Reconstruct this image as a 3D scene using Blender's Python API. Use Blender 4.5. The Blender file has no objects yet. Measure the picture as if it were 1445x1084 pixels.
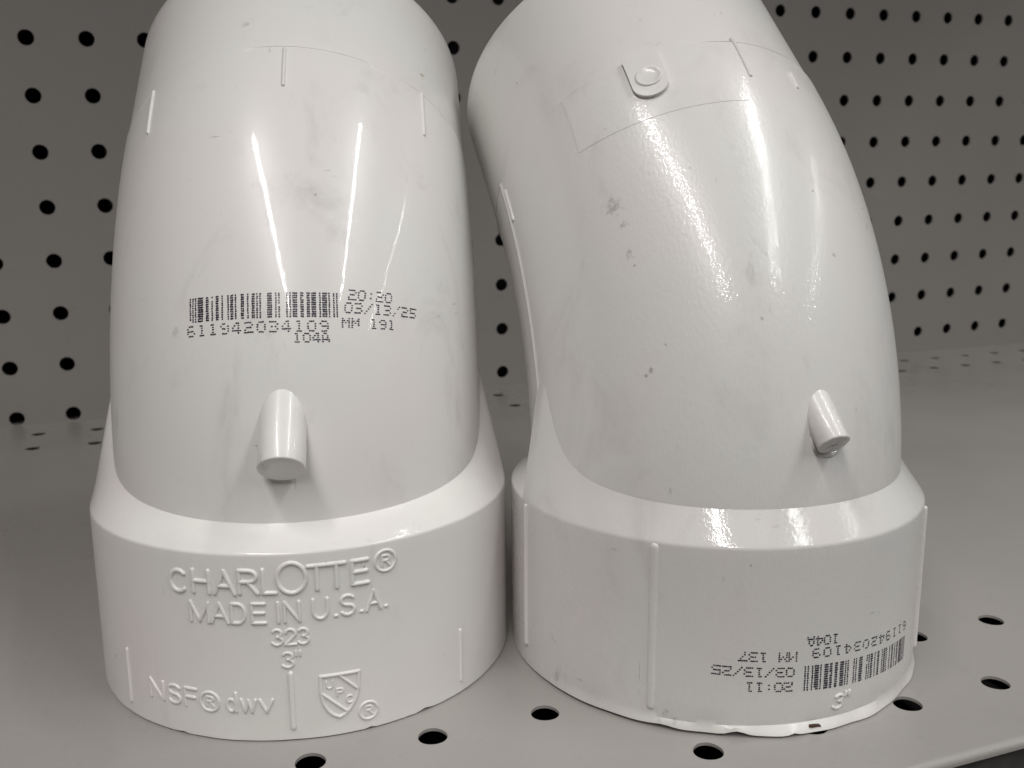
import bpy, bmesh, math, random
from mathutils import Vector, Matrix

random.seed(7)
C = bpy.context.scene.collection
scene = bpy.context.scene
MM = 0.001
rad = math.radians

# ------------------------------------------------------------------ camera
cam_d = bpy.data.cameras.new('camera')
cam = bpy.data.objects.new('camera', cam_d)
C.objects.link(cam)
right = Vector((0.93716944, -0.34879547, -0.00742706))
down = Vector((-0.07610281, -0.18361002, -0.98004884))
fwd = Vector((0.34047292, 0.91903704, -0.19861802))
cm = Matrix((right, -down, -fwd)).transposed().to_4x4()
cm.translation = Vector((-156.832, -515.796, 112.135)) * MM
cam.matrix_world = cm
cam_d.sensor_width = 36.0
cam_d.lens = 36.0 * 1354.1 / 1445.0
cam_d.clip_start = 0.01
cam_d.clip_end = 50
cam_d.dof.use_dof = True
cam_d.dof.focus_distance = 0.205
cam_d.dof.aperture_fstop = 36
scene.camera = cam

# ------------------------------------------------------------------ light: shop ceiling strips, dim grey surroundings
world = bpy.data.worlds.new('World')
scene.world = world
world.use_nodes = True
bg = world.node_tree.nodes['Background']
bg.inputs[0].default_value = (1.0, 0.975, 0.962, 1)
bg.inputs[1].default_value = 0.045


def strip(name, x, y0, y1, z, w, power, col):
    d = bpy.data.lights.new(name, 'AREA')
    d.shape = 'RECTANGLE'
    d.size = w
    d.size_y = abs(y1 - y0)
    d.energy = power
    d.color = col
    o = bpy.data.objects.new(name, d)
    o.location = (x, (y0 + y1) / 2, z)
    C.objects.link(o)
    return o


WARM = (1.0, 0.985, 0.955)
strip('ceiling_strip_light', -0.95, -0.30, -3.65, 2.1, 0.05, 67, (1.0, 0.965, 0.955))
strip('ceiling_strip_light', 1.05, -0.30, -3.55, 2.1, 0.05, 47, (0.975, 1.0, 0.985))
strip('ceiling_strip_light', 3.00, -0.30, -4.50, 2.1, 0.05, 29, (0.985, 1.0, 0.985))

vs = scene.view_settings
vs.view_transform = 'Standard'
vs.look = 'None'
vs.exposure = 0.0
vs.gamma = 1.0
vs.use_curve_mapping = False


# ------------------------------------------------------------------ helpers
def obj(name, bm, mat, parent=None, smooth=True, angle=40):
    me = bpy.data.meshes.new(name)
    bmesh.ops.recalc_face_normals(bm, faces=bm.faces[:])
    bm.to_mesh(me)
    bm.free()
    me.materials.append(mat)
    o = bpy.data.objects.new(name, me)
    C.objects.link(o)
    if parent:
        o.parent = parent
    if smooth:
        for p in me.polygons:
            p.use_smooth = True
        me.set_sharp_from_angle(angle=rad(angle))
    return o


def thing(name, label, cat, loc, rotz=0.0, group=None):
    o = bpy.data.objects.new(name, None)
    o.empty_display_size = 0.02
    C.objects.link(o)
    o.location = loc
    o.rotation_euler = (0, 0, rotz)
    o['label'] = label
    o['category'] = cat
    if group:
        o['group'] = group
    return o


# ------------------------------------------------------------------ materials
def new_mat(name):
    m = bpy.data.materials.new(name)
    m.use_nodes = True
    nt = m.node_tree
    b = nt.nodes['Principled BSDF']
    tc = nt.nodes.new('ShaderNodeTexCoord')
    return m, nt, b, tc


def noise(nt, vec, scale, detail=4.0, rough=0.55, stretch=None, dist=0.0, off=None):
    if stretch or off:
        mp = nt.nodes.new('ShaderNodeMapping')
        if stretch:
            mp.inputs['Scale'].default_value = stretch
        if off:
            mp.inputs['Location'].default_value = off
        nt.links.new(vec, mp.inputs['Vector'])
        vec = mp.outputs[0]
    n = nt.nodes.new('ShaderNodeTexNoise')
    n.inputs['Scale'].default_value = scale
    n.inputs['Detail'].default_value = detail
    n.inputs['Roughness'].default_value = rough
    n.inputs['Distortion'].default_value = dist
    nt.links.new(vec, n.inputs['Vector'])
    return n.outputs[0]


def ramp(nt, v, a, b, lo=0.0, hi=1.0):
    r = nt.nodes.new('ShaderNodeMapRange')
    r.interpolation_type = 'SMOOTHSTEP'
    nt.links.new(v, r.inputs[0])
    r.inputs[1].default_value = a
    r.inputs[2].default_value = b
    r.inputs[3].default_value = lo
    r.inputs[4].default_value = hi
    return r.outputs[0]


def mathn(nt, op, a, b=None):
    n = nt.nodes.new('ShaderNodeMath')
    n.operation = op
    for i, v in enumerate((a, b)):
        if v is None:
            continue
        if isinstance(v, (int, float)):
            n.inputs[i].default_value = v
        else:
            nt.links.new(v, n.inputs[i])
    return n.outputs[0]


def mixc(nt, f, a, b):
    n = nt.nodes.new('ShaderNodeMix')
    n.data_type = 'RGBA'
    if isinstance(f, (int, float)):
        n.inputs[0].default_value = f
    else:
        nt.links.new(f, n.inputs[0])
    for i, v in ((6, a), (7, b)):
        if isinstance(v, tuple):
            n.inputs[i].default_value = v + (1,)
        else:
            nt.links.new(v, n.inputs[i])
    return n.outputs[2]


def bump(nt, b, h, strength, dist, prev=None):
    n = nt.nodes.new('ShaderNodeBump')
    n.inputs['Strength'].default_value = strength
    n.inputs['Distance'].default_value = dist
    nt.links.new(h, n.inputs['Height'])
    if prev is not None:
        nt.links.new(prev, n.inputs['Normal'])
    nt.links.new(n.outputs[0], b.inputs['Normal'])
    return n.outputs[0]


def pvc(name, rough, grain, seed, marks=(), dirt=1.0, polish=None, tone=1.0, coat=0.0):
    """white moulded plastic: faint mottling, rubbed grey scuffs, specks, listed marks"""
    m, nt, b, tc = new_mat(name)
    v = tc.outputs['Object']
    off = (seed, seed * 1.7, seed * 0.3)
    big = noise(nt, v, 28, 3, 0.5, off=off)
    col = mixc(nt, ramp(nt, big, 0.35, 0.68), tuple(x * tone for x in (0.775, 0.768, 0.732)), tuple(x * tone for x in (0.788, 0.752, 0.734)))
    # rubbed-on grey haze
    sc = noise(nt, v, 60, 7, 0.66, stretch=(1, 1, 0.55), off=off, dist=0.6)
    col = mixc(nt, ramp(nt, sc, 0.52, 0.78, 0, 0.34 * dirt), col, (0.44, 0.41, 0.385))
    # upright drag marks
    st = noise(nt, v, 150, 5, 0.62, stretch=(1, 1, 0.12), off=off, dist=0.35)
    gate = ramp(nt, noise(nt, v, 45, 2, 0.5, off=(seed + 3, 1, 2)), 0.5, 0.66)
    col = mixc(nt, mathn(nt, 'MULTIPLY', ramp(nt, st, 0.63, 0.76, 0, 0.45 * dirt), gate), col, (0.36, 0.335, 0.31))
    # short scratches in all directions
    for k, stc in enumerate(((3, 1, 0.4), (0.5, 0.6, 2.2))):
        s2 = noise(nt, v, 260, 3, 0.55, stretch=stc, off=(seed + k, 4, k))
        g2 = ramp(nt, noise(nt, v, 85, 2, 0.5, off=(seed + 9 + k, 1, 2)), 0.57, 0.68)
        col = mixc(nt, mathn(nt, 'MULTIPLY', ramp(nt, s2, 0.66, 0.74, 0, 0.5 * dirt), g2), col, (0.33, 0.3, 0.27))
    # specks
    vo = nt.nodes.new('ShaderNodeTexVoronoi')
    vo.inputs['Scale'].default_value = 125
    nt.links.new(v, vo.inputs['Vector'])
    sel = nt.nodes.new('ShaderNodeSeparateColor')
    nt.links.new(vo.outputs['Color'], sel.inputs[0])
    sp = mathn(nt, 'MULTIPLY', ramp(nt, vo.outputs['Distance'], 0.022, 0.045, 1, 0), ramp(nt, sel.outputs[0], 0.86, 0.88))
    col = mixc(nt, mathn(nt, 'MULTIPLY', sp, 0.5), col, (0.12, 0.095, 0.07))
    # marks seen at definite places
    wob = noise(nt, v, 900, 3, 0.6)
    for (px, py, pz, r, amt, c) in marks:
        dn = nt.nodes.new('ShaderNodeVectorMath')
        dn.operation = 'DISTANCE'
        nt.links.new(v, dn.inputs[0])
        dn.inputs[1].default_value = (px * MM, py * MM, pz * MM)
        d = mathn(nt, 'ADD', dn.outputs['Value'], mathn(nt, 'MULTIPLY', mathn(nt, 'SUBTRACT', wob, 0.5), r * MM * 4.5))
        col = mixc(nt, ramp(nt, d, 0, r * MM * 1.15, amt, 0), col, c)
    nt.links.new(col, b.inputs['Base Color'])
    rr = mathn(nt, 'ADD', ramp(nt, sc, 0.5, 0.8, rough, rough + 0.06),
               ramp(nt, noise(nt, v, 40, 3, 0.5, off=(seed, 8, 8)), 0.4, 0.7, -0.01, 0.02))
    if polish:
        sz = nt.nodes.new('ShaderNodeSeparateXYZ')
        nt.links.new(v, sz.inputs[0])
        rr = mathn(nt, 'MULTIPLY', rr, ramp(nt, sz.outputs[2], 0.0410, 0.0414, 1.0, polish))
    nt.links.new(rr, b.inputs['Roughness'])
    if coat:
        b.inputs['Coat Weight'].default_value = coat
        b.inputs['Coat IOR'].default_value = 1.5
        nt.links.new(mathn(nt, 'MULTIPLY', rr, 0.13), b.inputs['Coat Roughness'])
    b.inputs['IOR'].default_value = 1.45
    b.inputs['Subsurface Weight'].default_value = 0.12
    b.inputs['Subsurface Radius'].default_value = (1.0, 0.9, 0.8)
    b.inputs['Subsurface Scale'].default_value = 0.0015
    n1 = bump(nt, b, noise(nt, v, 1350, 2, 0.5, stretch=(1, 1, 0.5)), grain, 0.0003)
    n2 = bump(nt, b, noise(nt, v, 60, 2, 0.4), 0.05, 0.001, n1)
    if coat:
        nt.links.new(n2, b.inputs['Coat Normal'])
    return m


GREY = (0.27, 0.25, 0.24)
DARK = (0.05, 0.045, 0.04)
RUST = (0.13, 0.06, 0.03)
marks_l = [(32.2, -14.2 + 28.4, 140.4, 1.1, 0.8, (0.36, 0.28, 0.18)),
           (-21.9, -31.9, 83.5, 1.2, 0.25, GREY)]
marks_r = [(-32.6, -11.6, 108.2, 2.1, 0.5, GREY), (-31.5, -14.8, 104.5, 0.9, 0.5, GREY),
           (-30.9, -27.1, 75.2, 0.6, 0.5, RUST), (-31.5, -26.7, 74.3, 0.6, 0.55, RUST),
           (-10.4, -35.7, 86.3, 0.5, 0.45, DARK), (-31.1, -19.4, 96.4, 0.45, 0.45, DARK),
           (-31.3, -17.6, 98.6, 1.2, 0.45, GREY), (-18.4, -18.7, 116.3, 0.4, 0.45, DARK),
           (9.0, -31.7, 98.1, 0.5, 0.45, DARK), (-46.5, -17.8, 21.9, 0.6, 0.55, RUST),
           (-48.7, -10.3, 21.3, 0.4, 0.45, DARK), (-40.8, -28.5, 25.3, 0.35, 0.45, DARK),
           (-47.9, -13.6, 11.8, 1.5, 0.3, GREY), (-32.6, -37.6, 3.0, 1.7, 0.6, GREY),
           (-30.0, -39.6, 2.2, 1.3, 0.6, GREY), (-20.0, -45.5, 1.4, 1.4, 0.3, (0.3, 0.24, 0.2)),
           (-26.3, -42.3, 17.6, 0.45, 0.6, RUST), (4.1, -49.6, 21.7, 0.5, 0.7, DARK),
           (-25.0, -43.1, 34.8, 0.8, 0.6, (0.22, 0.2, 0.15)), (-1.3, -49.8, 40.1, 1.4, 0.5, GREY),
           (-28.0, -28.3, 80.7, 0.5, 0.7, DARK)]
PVC_GLOSS = pvc('glossy_white_plastic', 0.32, 0.03, 2.1, marks_l, 1.3, coat=0.28)
PVC_HUB_L = pvc('satin_white_plastic', 0.29, 0.10, 5.3, marks_l, 0.4, 0.3)
PVC_GRAIN = pvc('grained_white_plastic', 0.30, 0.15, 11.9, marks_r, 1.0, tone=0.93, coat=0.26)
PVC_HUB_R = pvc('worn_white_plastic', 0.27, 0.13, 17.7, marks_r, 1.0, 0.4, 0.87)


def ink():
    m, nt, b, tc = new_mat('navy_print_ink')
    n = noise(nt, tc.outputs['Object'], 900, 2, 0.5)
    col = mixc(nt, ramp(nt, n, 0.35, 0.75), (0.014, 0.011, 0.026), (0.035, 0.030, 0.052))
    nt.links.new(col, b.inputs['Base Color'])
    b.inputs['Roughness'].default_value = 0.35
    return m


INK = ink()


def steel(name, c1, c2, rough, seed):
    """powder coated sheet steel"""
    m, nt, b, tc = new_mat(name)
    v = tc.outputs['Object']
    big = noise(nt, v, 9, 4, 0.55, off=(seed, 0, 0))
    col = mixc(nt, ramp(nt, big, 0.3, 0.7), c1, c2)
    fine = noise(nt, v, 240, 5, 0.6)
    col = mixc(nt, ramp(nt, fine, 0.56, 0.8, 0, 0.25), col, tuple(x * 0.72 for x in c1))
    st = noise(nt, v, 70, 4, 0.6, stretch=(0.25, 1.6, 1), off=(seed, 3, 1), dist=0.5)
    col = mixc(nt, ramp(nt, st, 0.66, 0.78, 0, 0.22), col, tuple(min(1, x * 1.35) for x in c2))
    vo = nt.nodes.new('ShaderNodeTexVoronoi')
    vo.inputs['Scale'].default_value = 70
    nt.links.new(v, vo.inputs['Vector'])
    sel = nt.nodes.new('ShaderNodeSeparateColor')
    nt.links.new(vo.outputs['Color'], sel.inputs[0])
    sp = mathn(nt, 'MULTIPLY', ramp(nt, vo.outputs['Distance'], 0.02, 0.035, 1, 0), ramp(nt, sel.outputs[0], 0.86, 0.88))
    col = mixc(nt, mathn(nt, 'MULTIPLY', sp, 0.7), col, (0.06, 0.05, 0.04))
    nt.links.new(col, b.inputs['Base Color'])
    nt.links.new(ramp(nt, big, 0.3, 0.7, rough, rough + 0.1), b.inputs['Roughness'])
    b.inputs['IOR'].default_value = 1.5
    n1 = bump(nt, b, noise(nt, v, 750, 2, 0.5), 0.12, 0.0004)
    return m


SHELF = steel('grey_shelf_paint', (0.318, 0.302, 0.285), (0.362, 0.342, 0.322), 0.26, 3.0)
WALL = steel('grey_panel_paint', (0.292, 0.274, 0.256), (0.306, 0.286, 0.268), 0.5, 8.0)


def plain(name, c, rough, metal=0.0):
    m, nt, b, tc = new_mat(name)
    n = noise(nt, tc.outputs['Object'], 200, 3, 0.5)
    col = mixc(nt, ramp(nt, n, 0.3, 0.7), c, tuple(x * 0.75 for x in c))
    nt.links.new(col, b.inputs['Base Color'])
    b.inputs['Roughness'].default_value = rough
    b.inputs['Metallic'].default_value = metal
    return m


VOID = plain('cavity_shade_black', (0.012, 0.011, 0.010), 0.9)  # near-black colour painting the shade inside and behind the holes
LIP_SHADE = plain('lip_shade_grey', (0.075, 0.072, 0.068), 0.45)
POST = plain('grey_post_paint', (0.16, 0.15, 0.135), 0.6)
RUSTY = plain('rusty_hole_edge', (0.19, 0.12, 0.07), 0.8)
CHIP = plain('brown_chip', (0.07, 0.035, 0.02), 0.7)


# ------------------------------------------------------------------ perforated sheet
def hole_cell(bm, x0, x1, y0, y1, cx, cy, r, depth, cache, seg=20, wob=0.0):
    """one rectangle of sheet with a round hole and the hole's wall, in the local xy plane"""
    def V(x, y, z=0.0):
        k = (round(x * 100), round(y * 100), round(z * 100))
        if k not in cache:
            cache[k] = bm.verts.new((x * MM, y * MM, z * MM))
        return cache[k]
    per = []
    n4 = seg // 4
    for k in range(seg):
        a = rad(45) + 2 * math.pi * k / seg
        side, t = divmod(k, n4)
        t /= n4
        if side == 0:
            p = (x1 + (x0 - x1) * t, y1)
        elif side == 1:
            p = (x0, y1 + (y0 - y1) * t)
        elif side == 2:
            p = (x0 + (x1 - x0) * t, y0)
        else:
            p = (x1, y0 + (y1 - y0) * t)
        rr = r * (1 + wob * math.sin(3 * a + cx) * 0.5)
        per.append((V(*p), V(cx + rr * math.cos(a), cy + rr * math.sin(a)),
                    V(cx + rr * math.cos(a), cy + rr * math.sin(a), -depth)))
    for k in range(seg):
        a, b = per[k], per[(k + 1) % seg]
        bm.faces.new((a[0], b[0], b[1], a[1]))
        bm.faces.new((a[1], b[1], b[2], a[2]))


def quad(bm, pts):
    bm.faces.new([bm.verts.new((p[0] * MM, p[1] * MM, p[2] * MM)) for p in pts])


def box(bm, x0, x1, y0, y1, z0, z1):
    v = [bm.verts.new((x * MM, y * MM, z * MM)) for x in (x0, x1) for y in (y0, y1) for z in (z0, z1)]
    for f in ((0, 1, 3, 2), (4, 6, 7, 5), (0, 4, 5, 1), (2, 3, 7, 6), (0, 2, 6, 4), (1, 5, 7, 3)):
        bm.faces.new([v[i] for i in f])


# ------------------------------------------------------------------ back panel (wall frame fitted to the photo: leans 2.5 degrees against the shelf)
Rt = Matrix(((0.9998, -0.0047, -0.019), (0.0038, 0.999, -0.0443), (0.0192, 0.0442, 0.9988)))
Mw = Rt.to_4x4()
Mw.translation = Rt @ (Vector((-200, 0, 7.855)) * MM)
panel = thing('pegboard_panel', 'grey perforated metal back panel with rows of round holes rising behind the pipe fittings', 'back panel', (0, 0, 0))
panel.matrix_world = Mw
P = 25.4
bm = bmesh.new()
cache = {}
# local sheet frame: x along wall, y up; rotated to stand
for k in range(-12, 42):
    for j in range(-1, 16):
        hole_cell(bm, (k - .5) * P, (k + .5) * P, (j - .5) * P, (j + .5) * P, k * P, j * P, 3.55, 0.9, cache)
stand = Matrix.Rotation(rad(90), 4, 'X')
bmesh.ops.transform(bm, matrix=stand, verts=bm.verts[:])
obj('perforated_sheet', bm, WALL, panel, smooth=False)
bm = bmesh.new()
box(bm, -12.5 * P, 41.5 * P, 34, 36, -1.5 * P, 15.5 * P)
obj('cavity_back', bm, VOID, panel, smooth=False)
bm = bmesh.new()
box(bm, 27.5, 44.0, 8, 30, -1.4 * P, 5.9 * P)
obj('upright_post', bm, POST, panel, smooth=False)


# ------------------------------------------------------------------ shelf
GX, GY = -134.98, -338.82


def build_shelf(name, label, z):
    t = thing(name, label, 'shelf', (0, 0, z))
    bm = bmesh.new()
    cache = {}
    xa, xb = -520.0, 860.0
    yf = -382.6

    def row(y0, y1, cy, sp, x_off, r):
        ks = [k for k in range(-40, 60) if xa + sp < x_off + k * sp < xb - sp]
        for k in ks:
            c = x_off + k * sp
            hole_cell(bm, c - sp / 2, c + sp / 2, y0, y1, c, cy, r, 0.7 if cy < -200 else 0.4, cache, seg=28, wob=0.05)
        l, rr = x_off + (ks[0] - .5) * sp, x_off + (ks[-1] + .5) * sp
        quad(bm, [(xa, y0, 0), (l, y0, 0), (l, y1, 0), (xa, y1, 0)])
        quad(bm, [(rr, y0, 0), (xb, y0, 0), (xb, y1, 0), (rr, y1, 0)])
    m1 = GY - P / 2
    row(m1 - P, m1, GY - P, P, GX, 3.1)
    row(m1, m1 + P, GY, P, GX, 3.1)
    quad(bm, [(xa, yf, 0), (xb, yf, 0), (xb, m1 - P, 0), (xa, m1 - P, 0)])
    r0, r1 = -50.6, -22.7
    md = (r0 + r1) / 2
    quad(bm, [(xa, m1 + P, 0), (xb, m1 + P, 0), (xb, r0 - 12, 0), (xa, r0 - 12, 0)])
    row(r0 - 12, md, r0, 25.66, GX - 2.0, 3.1)
    row(md, r1 + 12, r1, 25.76, GX - 2.0, 3.1)
    quad(bm, [(xa, r1 + 12, 0), (xb, r1 + 12, 0), (xb, 14, 0), (xa, 14, 0)])
    obj('shelf_deck', bm, SHELF, t, smooth=False)
    # rolled front edge, face and return
    bm = bmesh.new()
    prof = [(yf, 0.0)]
    R = 1.5
    for i in range(1, 9):
        a = rad(90 * i / 8)
        prof.append((yf - R * math.sin(a), -R + R * math.cos(a)))
    prof += [(yf - R, -2.0), (yf - R + 2.2, -2.3)]
    cols = [[bm.verts.new((x * MM, y * MM, zz * MM)) for (y, zz) in prof] for x in (xa, xb)]
    for i in range(len(prof) - 1):
        bm.faces.new((cols[0][i], cols[1][i], cols[1][i + 1], cols[0][i + 1]))
    obj('front_lip', bm, SHELF, t)
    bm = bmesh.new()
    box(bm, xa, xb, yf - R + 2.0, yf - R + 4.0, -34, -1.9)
    obj('lip_face_shade', bm, LIP_SHADE, t, smooth=False)  # lower lip face, its shade put into the dark grey colour
    # unseen black boxes added below the deck to keep its holes dark
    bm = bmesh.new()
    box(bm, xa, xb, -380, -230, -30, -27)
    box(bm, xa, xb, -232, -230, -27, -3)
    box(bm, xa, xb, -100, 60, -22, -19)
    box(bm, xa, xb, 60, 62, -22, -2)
    obj('hole_dark_backing', bm, VOID, t, smooth=False)
    return t


build_shelf('metal_shelf', 'flat grey painted steel shelf with holes along its edges, under both pipe fittings', 0.0)
build_shelf('metal_shelf', 'upper grey steel shelf above the pipe fittings that shades the back panel', 0.60)

# ------------------------------------------------------------------ pipe fitting geometry (mm, local: bend goes to +y, phi = 0 faces -y)
Z0, RC, RB, A = 41.53, 101.62, 44.125, rad(45)
RH, HH = 49.82, 41.2
S1 = RC * A          # 79.8: end of the bend
SE = S1 + 38.5       # end of the spigot


def bp(s, phi, r):
    ph = rad(phi)
    if s <= 0:
        c = Vector((0, 0, Z0 + s))
        n = Vector((0, 1, 0))
    else:
        th = min(s / RC, A)
        e = max(s - S1, 0)
        c = Vector((0, RC * (1 - math.cos(th)) + e * math.sin(th), Z0 + RC * math.sin(th) + e * math.cos(th)))
        n = Vector((0, math.cos(th), -math.sin(th)))
    return c + r * (math.sin(ph) * Vector((1, 0, 0)) - math.cos(ph) * n)


HOFF = [0.0, 0.0]  # socket axis sits a hair off the bend's axis


def hp(phi, z, r=RH):
    ph = rad(phi)
    return Vector((r * math.sin(ph) + HOFF[0], -r * math.cos(ph) + HOFF[1], z))


def grid(bm, rows, close=True, flip=False):
    vr = [[bm.verts.new(p * MM) for p in r] for r in rows]
    n = len(vr[0])
    for i in range(len(vr) - 1):
        for j in range(n if close else n - 1):
            k = (j + 1) % n
            q = [vr[i][j], vr[i][k], vr[i + 1][k], vr[i + 1][j]]
            bm.faces.new(q)
    return vr


PH = [i * 2.0 for i in range(-90, 90)]
NS = random.Random(4)


def hsh(t, k):
    return math.sin(t * 1.7 + k) * 0.5 + math.sin(t * 4.3 + 2.1 * k) * 0.3 + math.sin(t * 9.7 + 3.7 * k) * 0.2


def body_mesh(seam):
    bm = bmesh.new()
    phs = sorted(set(PH + [-90.6, -89.4, 89.4, 90.6]))
    rows = []
    ss = [-4 + i * (S1 + 4) / 64 for i in range(65)]
    for s in ss:
        row = []
        for p in phs:
            r = RB
            if abs(abs(p) - 90) < 0.3 and s > 4:
                r += seam
            if abs(p) > 90.2:
                r -= seam * 0.3
            row.append(bp(s, p, r))
        rows.append(row)
    rows.append([bp(S1 + 0.03, p, RB + max(0, 0.13 * hsh(rad(p) * 1.6, 0.6) + 0.03)) for p in phs])
    # little step where the spigot core begins
    rows.append([bp(S1 + 0.12, p, RB - 0.02) for p in phs])
    rows.append([bp(S1 + 0.2 + 0.05 * hsh(rad(p) * 3, 1), p, RB - 0.38) for p in phs])
    rows.append([bp(S1 + 0.9, p, RB - 0.55) for p in phs])
    grid(bm, rows)
    return bm


def spigot_mesh():
    bm = bmesh.new()
    R = RB - 0.31
    prof = [(S1 + 0.15, R - .25), (S1 + 0.25, R)] + [(S1 + 0.25 + (SE - S1 - 1.6) * i / 10, R) for i in range(1, 11)]
    prof += [(SE - 0.9, R - .18), (SE - .35, R - .5), (SE, R - 1.0), (SE, R - 6.0), (SE - 0.8, R - 6.6)]
    prof += [(SE - 8 - 10 * i, R - 6.8) for i in range(11)]
    grid(bm, [[bp(s, p, r) for p in PH] for (s, r) in prof])
    return bm


DS = [0.0]


def cham_s(p):
    a = abs(p)
    if a > 90.0:
        return 4.6
    return DS[0] * max(0, math.cos(rad(a))) + min(2.7 / max(math.cos(rad(a)), 0.02), 27.0) + (0.8 if a < 60 else 0.8 * (90 - a) / 30)


def hub_mesh(flare):
    bm = bmesh.new()
    phs = [i * 1.5 for i in range(-60, 61)]
    phs = [-90.03 - 1.5 * i for i in range(0, 60)][::-1] + phs + [90.03 + 1.5 * i for i in range(0, 60)]
    rows_def = []
    cols = []
    for p in phs:
        t = rad(p)
        chip = 0.0
        if flare:
            fl = 1.25 * max(0.0, math.sin((p + 75) / 150 * math.pi)) * (0.75 + 0.5 * hsh(t * 3, 2)) if -75 < p < 75 else 0.0
            for (pc, w, d) in ((-22.5, 2.4, 0.9), (-9, 1.2, 0.45), (-40, 3, 0.4)):
                chip += d * math.exp(-((p - pc) / w) ** 2)
            lift = 0.10 + 0.45 * max(0, math.cos(rad(p + 50))) ** 3
        else:
            fl = 0.08 * hsh(t * 7, 5)
            for (pc, w, d) in ((-29, 0.9, 0.35), (33, 1.6, 0.5), (18, 0.6, 0.3), (28, 0.5, 0.25)):
                chip += d * math.exp(-((p - pc) / w) ** 2)
            lift = 0.12 + 0.04 * hsh(t * 4, 1)
        zb = lift + chip
        c = []
        c.append(hp(p, 36.0, 44.6))
        c.append(hp(p, 2.0, 44.75))
        c.append(hp(p, zb, 45.3))
        c.append(hp(p, zb, RH + fl - 0.30))
        c.append(hp(p, zb + 0.22, RH + fl))
        c.append(hp(p, zb + 0.9, RH + fl * 0.7))
        c.append(hp(p, 2.3, RH - (0.2 * min(1, abs(fl)) + 0.06 * hsh(t * 6, 1) if flare else 0)))
        c.append(hp(p, 3.5, RH))
        for z in (7, 12, 20, 28, 34, 38):
            c.append(hp(p, z, RH))
        # rounded shoulder into the chamfer
        s = cham_s(p)
        top = bp(s, p, RB - 0.15)
        e0 = hp(p, HH, RH)
        d1 = Vector((0, 0, 1))
        d2 = (top - e0).normalized()
        rr = 0.5
        q0, q2 = e0 - d1 * rr, e0 + d2 * rr
        for k in range(6):
            u = k / 5
            c.append(q0 * (1 - u) ** 2 + e0 * 2 * u * (1 - u) + q2 * u ** 2)
        out = Vector((math.sin(t), -math.cos(t), 0.9)).normalized()
        bow = 0.0 if flare else 0.42 * max(0.0, math.cos(t))
        for u in (0.15, 0.3, 0.5, 0.7, 0.85):
            c.append(q2.lerp(top, u) + out * (bow * 4 * u * (1 - u)))
        c.append(top)
        inn = bp(s + 0.2, p, RB - 2.5)
        c.append(inn)
        cols.append(c)
    rows = [[cols[j][i] for j in range(len(cols))] for i in range(len(cols[0]))]
    grid(bm, rows)
    return bm


# raised line mouldings -------------------------------------------------------
def ridge(bm, pts, nrm, w, h, prof=((-1, -.25), (-.82, .45), (-.42, .88), (0, 1), (.42, .88), (.82, .45), (1, -.25))):
    """raised rounded line along pts (Vectors in mm) with outward normals nrm; ends rounded"""
    n = len(pts)
    rows = []
    tl = (pts[1] - pts[0]).normalized()
    tr = (pts[-1] - pts[-2]).normalized()
    stations = []
    for f, k in ((1.0, 0.05), (0.75, 0.66), (0.38, 0.93)):
        stations.append((pts[0] - tl * w * f, nrm[0], tl, k))
    for i in range(n):
        a = pts[max(i - 1, 0)]
        b = pts[min(i + 1, n - 1)]
        stations.append((pts[i], nrm[i], (b - a).normalized(), 1.0))
    for f, k in ((0.38, 0.93), (0.75, 0.66), (1.0, 0.05)):
        stations.append((pts[-1] + tr * w * f, nrm[-1], tr, k))
    for (p, nn, t, k) in stations:
        sd = t.cross(nn).normalized()
        rows.append([p + sd * (x * w * k) + nn * ((y * h if y > 0 else y * h) * (k if y > 0 else 1)) for (x, y) in prof])
    grid(bm, rows, close=False)


def hub_line(bm, pl, w, h, i=0):
    """polyline of (phi, z) on the hub"""
    dense = []
    for a, b in zip(pl[:-1], pl[1:]):
        L = math.hypot((b[0] - a[0]) * rad(1) * RH, b[1] - a[1])
        m = max(1, int(L / 0.45))
        dense += [(a[0] + (b[0] - a[0]) * k / m, a[1] + (b[1] - a[1]) * k / m) for k in range(m)]
    dense.append(pl[-1])
    pts = [hp(p, z, RH - 0.02) for p, z in dense]
    nr = [Vector((math.sin(rad(p)), -math.cos(rad(p)), 0)) for p, z in dense]
    ridge(bm, pts, nr, w * 1.06, h * 1.14 * (1 + 0.035 * (i % 5)))


def arc(cx, cy, rx, ry, a0, a1, n=14):
    return [(cx + rx * math.cos(rad(a0 + (a1 - a0) * k / n)), cy + ry * math.sin(rad(a0 + (a1 - a0) * k / n))) for k in range(n + 1)]


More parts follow.
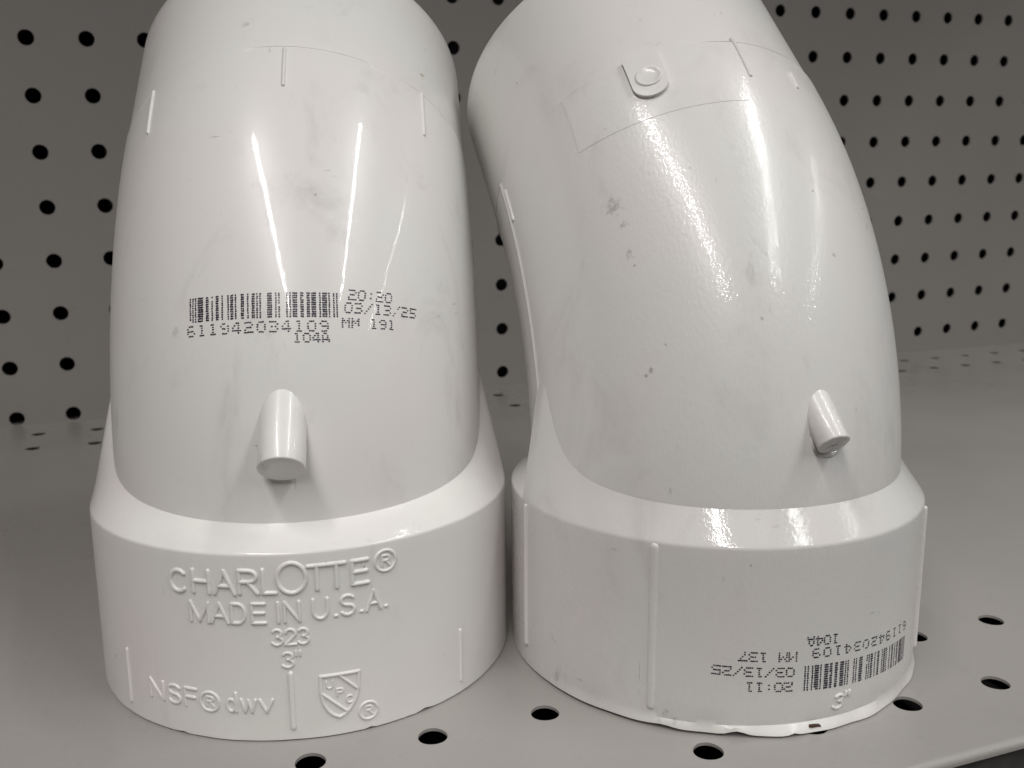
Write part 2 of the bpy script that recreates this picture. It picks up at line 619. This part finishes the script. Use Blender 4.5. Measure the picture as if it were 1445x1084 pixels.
STROKES = {  # unit box 0..1 x 0..1
    'C': [arc(.52, .5, .5, .5, 48, 312, 22)],
    'H': [[(0, 0), (0, 1)], [(1, 0), (1, 1)], [(0, .52), (1, .52)]],
    'A': [[(0, 0), (.5, 1)], [(.5, 1), (1, 0)], [(.2, .34), (.8, .34)]],
    'R': [[(0, 0), (0, 1)], [(0, 1), (.55, 1)] + arc(.55, .75, .42, .25, 90, -90, 10) + [(0, .5)], [(.5, .5), (1, 0)]],
    'L': [[(0, 1), (0, 0)], [(0, 0), (1, 0)]],
    'O': [arc(.5, .5, .5, .5, 0, 360, 32)],
    'T': [[(0, 1), (1, 1)], [(.5, 1), (.5, 0)]],
    'E': [[(0, 0), (0, 1)], [(0, 1), (1, 1)], [(0, .52), (.92, .52)], [(0, 0), (1, 0)]],
    'M': [[(0, 0), (0, 1)], [(0, 1), (.5, .05)], [(.5, .05), (1, 1)], [(1, 1), (1, 0)]],
    'D': [[(0, 0), (0, 1)], [(0, 1), (.45, 1)] + arc(.45, .5, .52, .5, 90, -90, 14) + [(0, 0)]],
    'I': [[(0, 0), (0, 1)]],
    'N': [[(0, 0), (0, 1)], [(0, 1), (1, 0)], [(1, 0), (1, 1)]],
    'U': [[(0, 1), (0, .4)] + arc(.5, .4, .5, .4, 180, 360, 12) + [(1, 1)]],
    'S': [arc(.5, .755, .46, .245, 30, 270, 14) + arc(.5, .255, .48, .255, 90, -150, 14)[1:]],
    'F': [[(0, 0), (0, 1)], [(0, 1), (1, 1)], [(0, .52), (.85, .52)]],
    'P': [[(0, 0), (0, 1)], [(0, 1), (.55, 1)] + arc(.55, .74, .42, .26, 90, -90, 10) + [(0, .48)]],
    '3': [arc(.46, .75, .42, .25, 150, -80, 12), arc(.46, .26, .5, .26, 88, -150, 14)],
    '2': [arc(.5, .72, .46, .28, 165, -25, 14) + [(.02, 0)], [(.02, 0), (1, 0)]],
    '"': [[(.15, 1), (.15, .72)], [(.8, 1), (.8, .72)]],
    '.': [[(.4, .03), (.6, .03)]],
    'd': [arc(.45, .33, .45, .33, 0, 360, 22), [(.95, 0), (.95, 1)]],
    'w': [[(0, .66), (.25, 0)], [(.25, 0), (.5, .62)], [(.5, .62), (.75, 0)], [(.75, 0), (1, .66)]],
    'v': [[(0, .66), (.5, 0)], [(.5, 0), (1, .66)]],
}


def glyph(bm, ch, p0, p1, z0, z1, w, h, shear=0.0):
    for i, st in enumerate(STROKES[ch]):
        hub_line(bm, [(p0 + (p1 - p0) * x + shear * y, z0 + (z1 - z0) * y) for x, y in st], w, h, i)


def reg_mark(bm, pc, zc, r, w, h):
    k = r / RH * 180 / math.pi
    hub_line(bm, arc(pc, zc, k, r, 0, 360, 30), w, h)
    glyph(bm, 'R', pc - k * .34, pc + k * .4, zc - r * .5, zc + r * .5, w * .85, h * .8)


# ink-jet dot printing --------------------------------------------------------
DOTS = {
    '0': ['.###.', '#...#', '#...#', '#...#', '.###.'], '1': ['.##..', '..#..', '..#..', '..#..', '.###.'],
    '2': ['####.', '....#', '.###.', '#....', '#####'], '3': ['####.', '....#', '.###.', '....#', '####.'],
    '4': ['..##.', '.#.#.', '#..#.', '#####', '...#.'], '5': ['#####', '#....', '####.', '....#', '####.'],
    '6': ['.###.', '#....', '####.', '#...#', '.###.'], '7': ['#####', '...#.', '..#..', '.#...', '.#...'],
    '9': ['.###.', '#...#', '.####', '....#', '.###.'], 'A': ['.##..', '#..#.', '#..#.', '#####', '#...#'],
    'M': ['#...#', '##.##', '#.#.#', '#...#', '#...#'], ':': ['.....', '..#..', '.....', '..#..', '.....'],
    '/': ['....#', '...#.', '..#..', '.#...', '#....'], ' ': ['.....'] * 5}
LCODE = ['0001101', '0011001', '0010011', '0111101', '0100011', '0110001', '0101111', '0111011', '0110111', '0001011']


def upca(d):
    s = '101' + ''.join(LCODE[int(c)] for c in d[:6]) + '01010'
    s += ''.join(''.join('1' if b == '0' else '0' for b in LCODE[int(c)]) for c in d[6:]) + '101'
    return s


def dot(bm, fn, x, y, rx, ry, rnd, n=7):
    """a flat ink dot lying on the plastic; fn maps print-plane mm to a point on it"""
    x += rnd.uniform(-.035, .035)
    y += rnd.uniform(-.03, .03)
    k = rnd.uniform(.88, 1.1)
    a0 = rnd.uniform(0, 6)
    vs_ = [bm.verts.new(fn(x + rx * k * math.cos(a0 + 2 * math.pi * i / n), y + ry * k * math.sin(a0 + 2 * math.pi * i / n)) * MM) for i in range(n)]
    bm.faces.new(vs_)


def text_dots(bm, fn, text, x0, y0, pitch, dx, dy, rnd, r=.185, slant=0.0, ry=.95):
    """y0 = top dot row, rows go down by dy"""
    for i, ch in enumerate(text):
        for rI, line in enumerate(DOTS[ch]):
            for cI, c in enumerate(line):
                if c == '#' and rnd.random() > 0.02:
                    dot(bm, fn, x0 + i * pitch + cI * dx + slant * (4 - rI), y0 - rI * dy, r * 1.2, r * ry * 1.08, rnd)


def bars(bm, fn, x0, y0, mod, rows, dy, rnd, slant=0.0):
    for i, c in enumerate(upca('611942034109')):
        if c == '1':
            for k in range(rows):
                if rnd.random() > 0.012:
                    dot(bm, fn, x0 + i * mod + (0.95 if i > 49 else 0) + slant * (rows - k), y0 - k * dy, mod * .64, dy * .47, rnd, 6)


# patches raised from the bend -------------------------------------------------
def patch(bm, outline_rows, h):
    """outline_rows: list of (s, phiA, phiB); lofts a raised plate with a skirt over the bend"""
    n = 14
    top = []
    for (s, a, b) in outline_rows:
        top.append([bp(s, a + (b - a) * k / n, RB + h) for k in range(n + 1)])
    base = []
    ring_t, ring_b = [], []
    R = len(outline_rows)
    idx = [(0, k) for k in range(n + 1)] + [(i, n) for i in range(1, R)] + [(R - 1, k) for k in range(n - 1, -1, -1)] + [(i, 0) for i in range(R - 2, 0, -1)]
    vt = [[bm.verts.new(p * MM) for p in r] for r in top]
    for i in range(R - 1):
        for k in range(n):
            bm.faces.new((vt[i][k], vt[i][k + 1], vt[i + 1][k + 1], vt[i + 1][k]))
    low = []
    for (i, k) in idx:
        s, a, b = outline_rows[i]
        low.append(bm.verts.new(bp(s, a + (b - a) * k / n, RB - 0.2) * MM))
    m = len(idx)
    for q in range(m):
        i0, i1 = idx[q], idx[(q + 1) % m]
        bm.faces.new((vt[i0[0]][i0[1]], vt[i1[0]][i1[1]], low[(q + 1) % m], low[q]))


def stub_mesh(r, L, s_top, phi, ragged=0.0):
    """gate stub: a short rod leaving the bend downwards, parallel to the spigot"""
    bm = bmesh.new()
    out = -(bp(s_top, phi, 1) - bp(s_top, phi, 0))
    ph = rad(phi)
    ax = Vector((0, -math.sin(A), -math.cos(A)))
    up = Vector((0, -math.cos(A), math.sin(A)))
    sx = Vector((1, 0, 0))
    P0 = bp(s_top, phi, RB) - up * r
    rows = []
    N = 48
    prof = [(-8, r), (L * .3, r), (L * .6, r), (L - .35, r), (L - .1, r - .1), (L, r - .32), (L + .02, r * .55), (L + .03, 0.02)]
    for (l, rr) in prof:
        rows.append([P0 + ax * (l + (ragged * hsh(6.283 * k / N, 2) if l > L - .5 else 0)) + rr * (math.cos(6.28319 * k / N) * up + math.sin(6.28319 * k / N) * sx) for k in range(N)])
    grid(bm, rows)
    return bm


def body_ridge(s0, s1, phi, w, h):
    bm = bmesh.new()
    n = 16
    ss = [s0 + (s1 - s0) * k / n for k in range(n + 1)]
    ridge(bm, [bp(s, phi, RB - 0.03) for s in ss], [(bp(s, phi, 1) - bp(s, phi, 0)).normalized() for s in ss], w, h)
    return bm


def hub_rib(z0, z1, phi, w, h):
    bm = bmesh.new()
    hub_line(bm, [(phi, z0), (phi, z1)], w, h)
    return bm


GROUP = 'white plastic pipe elbows standing on the shelf'
# ------------------------------------------------------------------ left elbow
tl = thing('pipe_elbow', 'white plastic pipe elbow with raised maker lettering and shield on its socket, bending straight back', 'pipe fitting',
           (-0.125044, -0.280409, 0.0), -rad(13.249), GROUP)
DS[0] = -0.9
HOFF[:] = [0.15, -1.25]
obj('socket_hub', hub_mesh(False), PVC_HUB_L, tl, angle=34)
obj('elbow_body', body_mesh(0.10), PVC_GLOSS, tl, angle=50)
obj('spigot_end', spigot_mesh(), PVC_GLOSS, tl, angle=50)
obj('gate_stub', stub_mesh(4.8, 16.0, 21.9, 0.0), PVC_GLOSS, tl, angle=50)
for p in (-47.2, -0.4, 45.5):
    obj('alignment_rib', hub_rib(3.2, 15.2, p, 0.62 if p > -1 and p < 1 else 0.5, 0.55 if abs(p) < 1 else 0.42), PVC_HUB_L, tl, angle=80)
for (s0, s1, p) in ((71.0, 79.2, 0.6), (69.5, 79.6, -45.0), (69.4, 79.8, 45.8)):
    obj('alignment_rib', body_ridge(s0, s1, p, 0.5, 0.5), PVC_GLOSS, tl, angle=80)
bm = bmesh.new()
for ch, p0, p1, z0, z1 in (('C', -28.7, -24.2, 32.5, 37.0), ('H', -22.4, -18.4, 32.8, 37.4), ('A', -17.0, -12.2, 32.8, 37.6), ('R', -11.0, -6.9, 33.0, 37.8),
                           ('L', -5.5, -2.7, 33.0, 37.9), ('O', -2.2, 4.3, 32.8, 39.2), ('T', 4.9, 8.7, 33.2, 38.2), ('T', 9.3, 13.3, 33.2, 38.2), ('E', 15.0, 18.7, 33.2, 38.2)):
    glyph(bm, ch, p0, p1, z0, z1, 0.50, 0.42)
reg_mark(bm, 23.2, 37.1, 2.25, 0.38, 0.34)
obj('raised_maker_name', bm, PVC_HUB_L, tl, angle=80)
bm = bmesh.new()
for ch, p0, p1 in (('M', -23.6, -19.0), ('A', -18.2, -14.2), ('D', -13.2, -10.0), ('E', -8.4, -5.5), ('I', -2.4, -1.6), ('N', -0.9, 2.4), ('U', 5.6, 8.9),
                   ('.', 10.4, 11.2), ('S', 12.0, 15.2), ('.', 16.5, 17.3), ('A', 18.2, 21.6), ('.', 22.6, 23.4)):
    t = (p0 + 23.6) / 47
    glyph(bm, ch, p0, p1, 26.4 + 0.6 * t, 30.5 + 0.7 * t, 0.42, 0.36)
obj('raised_origin_line', bm, PVC_HUB_L, tl, angle=80)
bm = bmesh.new()
for ch, p0, p1 in (('3', -4.1, -1.7), ('2', -1.1, 1.3), ('3', 1.9, 4.3)):
    glyph(bm, ch, p0, p1, 21.7, 25.0, 0.36, 0.33)
glyph(bm, '3', -2.0, 0.5, 16.7, 19.9, 0.36, 0.33)
glyph(bm, '"', 0.9, 2.4, 16.7, 20.1, 0.3, 0.3)
obj('raised_size_number', bm, PVC_HUB_L, tl, angle=80)
bm = bmesh.new()
for ch, p0, p1 in (('N', -38.2, -33.9), ('S', -32.2, -28.5), ('F', -27.1, -24.0), ('d', -15.9, -13.6), ('w', -12.4, -9.0), ('v', -7.9, -4.9)):
    glyph(bm, ch, p0, p1, 6.9, 10.9, 0.40, 0.34)
reg_mark(bm, -20.4, 8.6, 2.1, 0.36, 0.32)
obj('raised_rating_mark', bm, PVC_HUB_L, tl, angle=80)
bm = bmesh.new()
sh = [(6.5, 13.9), (6.4, 10.3)] + [(6.9, 7.8), (8.0, 6.0), (9.2, 4.9), (10.6, 4.3), (12.0, 4.9), (13.4, 6.1), (14.6, 7.9), (15.3, 10.1), (15.6, 13.9)]
hub_line(bm, sh, 0.42, 0.36)
hub_line(bm, [(6.5, 13.9), (15.6, 13.9)], 0.42, 0.36, 1)
hub_line(bm, [(10.9, 13.7), (15.2, 10.0)], 0.36, 0.34, 2)
hub_line(bm, [(6.6, 10.1), (12.5, 5.3)], 0.36, 0.34, 3)
for ch, pc, zc in (('U', 8.5, 11.9), ('P', 10.9, 9.9), ('C', 13.1, 8.0)):
    glyph(bm, ch, pc - .75, pc + .75, zc - .8, zc + .8, 0.24, 0.26)
reg_mark(bm, 17.6, 4.5, 1.95, 0.34, 0.30)
obj('raised_shield_emblem', bm, PVC_HUB_L, tl, angle=80)

K = RB * rad(1)
rnd = random.Random(11)


def fl(x, y):
    """print plane on the bend: x mm around from the front, y mm of centre-line height"""
    return bp(y, x / K, RB + 0.035)


def fl_m(x, y):
    return fl(x, y + 0.0)


bm = bmesh.new()
DYS = 0.355
bars(bm, fl_m, -24.8 * K, 35.65, 0.317, 11, 0.338, rnd)
dg = '611942034109'
for i, c in enumerate(dg):
    xx = -25.6 + (13.2 - 2.6 + 25.6) * i / 11
    text_dots(bm, fl_m, c, xx * K, 31.55, 1, 0.38, DYS, rnd, ry=.64)
text_dots(bm, fl_m, '104A', 3.6 * K, 29.75, 1.93, 0.33, 0.30, rnd, ry=.56)
obj('printed_barcode', bm, INK, tl, smooth=False)
bm = bmesh.new()
text_dots(bm, fl_m, '20:20', 18.4 * K, 36.35, 2.06, 0.36, DYS, rnd, slant=.05, ry=.64)
text_dots(bm, fl_m, '03/13/25', 17.2 * K, 34.35, 2.20, 0.36, DYS, rnd, slant=.05, ry=.64)
text_dots(bm, fl_m, 'MM 191', 16.5 * K, 32.0, 2.06, 0.34, 0.32, rnd, slant=.02, ry=.6)
obj('printed_date_code', bm, INK, tl, smooth=False)

# ------------------------------------------------------------------ right elbow
tr = thing('pipe_elbow', 'white plastic pipe elbow with upside-down barcode printed low on its scuffed socket, leaning left', 'pipe fitting',
           (-0.031099, -0.317231, 0.0), -rad(1.4626), GROUP)
DS[0] = 1.2
HOFF[:] = [0.95, 1.25]
obj('socket_hub', hub_mesh(True), PVC_HUB_R, tr, angle=34)
obj('elbow_body', body_mesh(0.28), PVC_GRAIN, tr, angle=50)
obj('spigot_end', spigot_mesh(), PVC_GRAIN, tr, angle=50)
st = obj('gate_stub', stub_mesh(3.35, 11.2, 21.2, 0.9, 0.12), PVC_GRAIN, tr, angle=50)
bm = bmesh.new()
pts, nn = [], []
for k in range(25):
    a = rad(-205 + 230 * k / 24)
    s, p = 13.9 + 2.6 * math.sin(a) * .8, 2.4 + (3.5 * math.cos(a)) / K
    pts.append(bp(s, p, RB - .05))
    nn.append((bp(s, p, 1) - bp(s, p, 0)).normalized())
ridge(bm, pts, nn, 0.7, 0.55)
obj('gate_collar', bm, PVC_GRAIN, tr, angle=80)
for (z0, z1, p, w, h) in ((4.8, 40.0, -43.2, 1.0, 0.42), (5.8, 40.0, -87.2, 0.6, 0.6), (5.5, 39.5, 46.8, 0.6, 0.65)):
    obj('alignment_rib', hub_rib(z0, z1, p, w, h), PVC_HUB_R, tr, angle=80)
for (s0, s1, p) in ((72.2, 81.0, 2.2), (71.9, 75.0, 20.0), (67.3, 76.0, -87.8)):
    obj('alignment_rib', body_ridge(s0, s1, p, 0.5, 0.5), PVC_GRAIN, tr, angle=80)
bm = bmesh.new()
patch(bm, [(67.0 + (79.4 - 67.0) * k / 10 + 0.0, -53.2, -1.6 + 2.4 * k / 10) for k in range(11)], 0.08)
obj('raised_panel', bm, PVC_GRAIN, tr, angle=30)
bm = bmesh.new()
rows = []
for k in range(13):
    u = k / 12
    if k <= 8:
        d = (1 - math.cos(rad(90 * k / 8)))
        s = 70.6 + 3.9 * 0.70 * d
        hw = 5.0 * math.sin(rad(90 * k / 8)) + .15
    else:
        s = 70.6 + 2.73 + (79.6 - 73.33) * (k - 8) / 4
        hw = 5.15
    rows.append((s, -27.6 - hw, -27.6 + hw))
patch(bm, rows, 1.0)
tab = obj('raised_tab', bm, PVC_GRAIN, tr, angle=35)
bm = bmesh.new()
cs, cp = 74.5, -27.4
rows = []
for (r, h) in ((3.0, .95), (2.85, 1.25), (2.6, 1.36), (2.35, 1.25), (1.95, 1.06), (.8, 1.03), (.02, 1.03)):
    rows.append([bp(cs + r * .70 * math.sin(rad(15 * k)), cp + r * math.cos(rad(15 * k)) / K, RB + h) for k in range(24)])
grid(bm, rows)
obj('gate_dimple', bm, PVC_GRAIN, tab, angle=60)
bm = bmesh.new()
glyph(bm, '3', 1.8, 4.4, 4.3, 7.2, 0.36, 0.4, 0.8)
glyph(bm, '"', 4.7, 6.4, 4.5, 7.5, 0.36, 0.4, 0.8)
obj('raised_size_number', bm, PVC_HUB_R, tr, angle=80)

KH = RH * rad(1)
rnd = random.Random(23)


def fr(x, y):
    """upside-down print on the hub: print-plane origin at phi 31, z 16, reading right to left"""
    return hp(31.0 - x / KH, 15.2 + 0.045 * x - y, RH + 0.04)


bm = bmesh.new()
bars(bm, lambda x, y: fr(x, y), 0.2, 6.9, 0.333, 11, 0.52, rnd)
# in the print plane rows run downward: flip so that digits sit on the far side of the bars
for i, c in enumerate(dg):
    text_dots(bm, lambda x, y: fr(x, y), c, 0.2 + (29.3 - 0.2) * i / 11, -0.25, 1, 0.40, 0.46, rnd)
text_dots(bm, lambda x, y: fr(x, y), '104A', 25.0, -3.0, 1.95, 0.35, 0.46, rnd)
obj('printed_barcode', bm, INK, tr, smooth=False)
bm = bmesh.new()
text_dots(bm, lambda x, y: fr(x, y), '20:11', 35.3, 6.9, 2.05, 0.40, 0.46, rnd)
text_dots(bm, lambda x, y: fr(x, y), '03/13/25', 35.0, 3.6, 2.2, 0.40, 0.46, rnd)
text_dots(bm, lambda x, y: fr(x, y), 'MM 137', 34.6, 0.2, 2.1, 0.40, 0.46, rnd)
obj('printed_date_code', bm, INK, tr, smooth=False)
bm = bmesh.new()
vsx = []
for (p, z) in ((-4.9, 1.55), (-4.0, 1.4), (-2.9, 1.45), (-1.8, 1.3), (-2.0, 1.65), (-3.4, 1.85), (-4.7, 1.9)):
    vsx.append((p, z))
lo_ = [bm.verts.new(hp(p, z, RH + .3) * MM) for p, z in vsx]
hi_ = [bm.verts.new(hp(p, z, RH + .95) * MM) for p, z in vsx]
bm.faces.new(hi_)
for i in range(len(vsx)):
    j = (i + 1) % len(vsx)
    bm.faces.new((lo_[i], lo_[j], hi_[j], hi_[i]))
o = obj('brown_chip', bm, CHIP, tr, smooth=False)
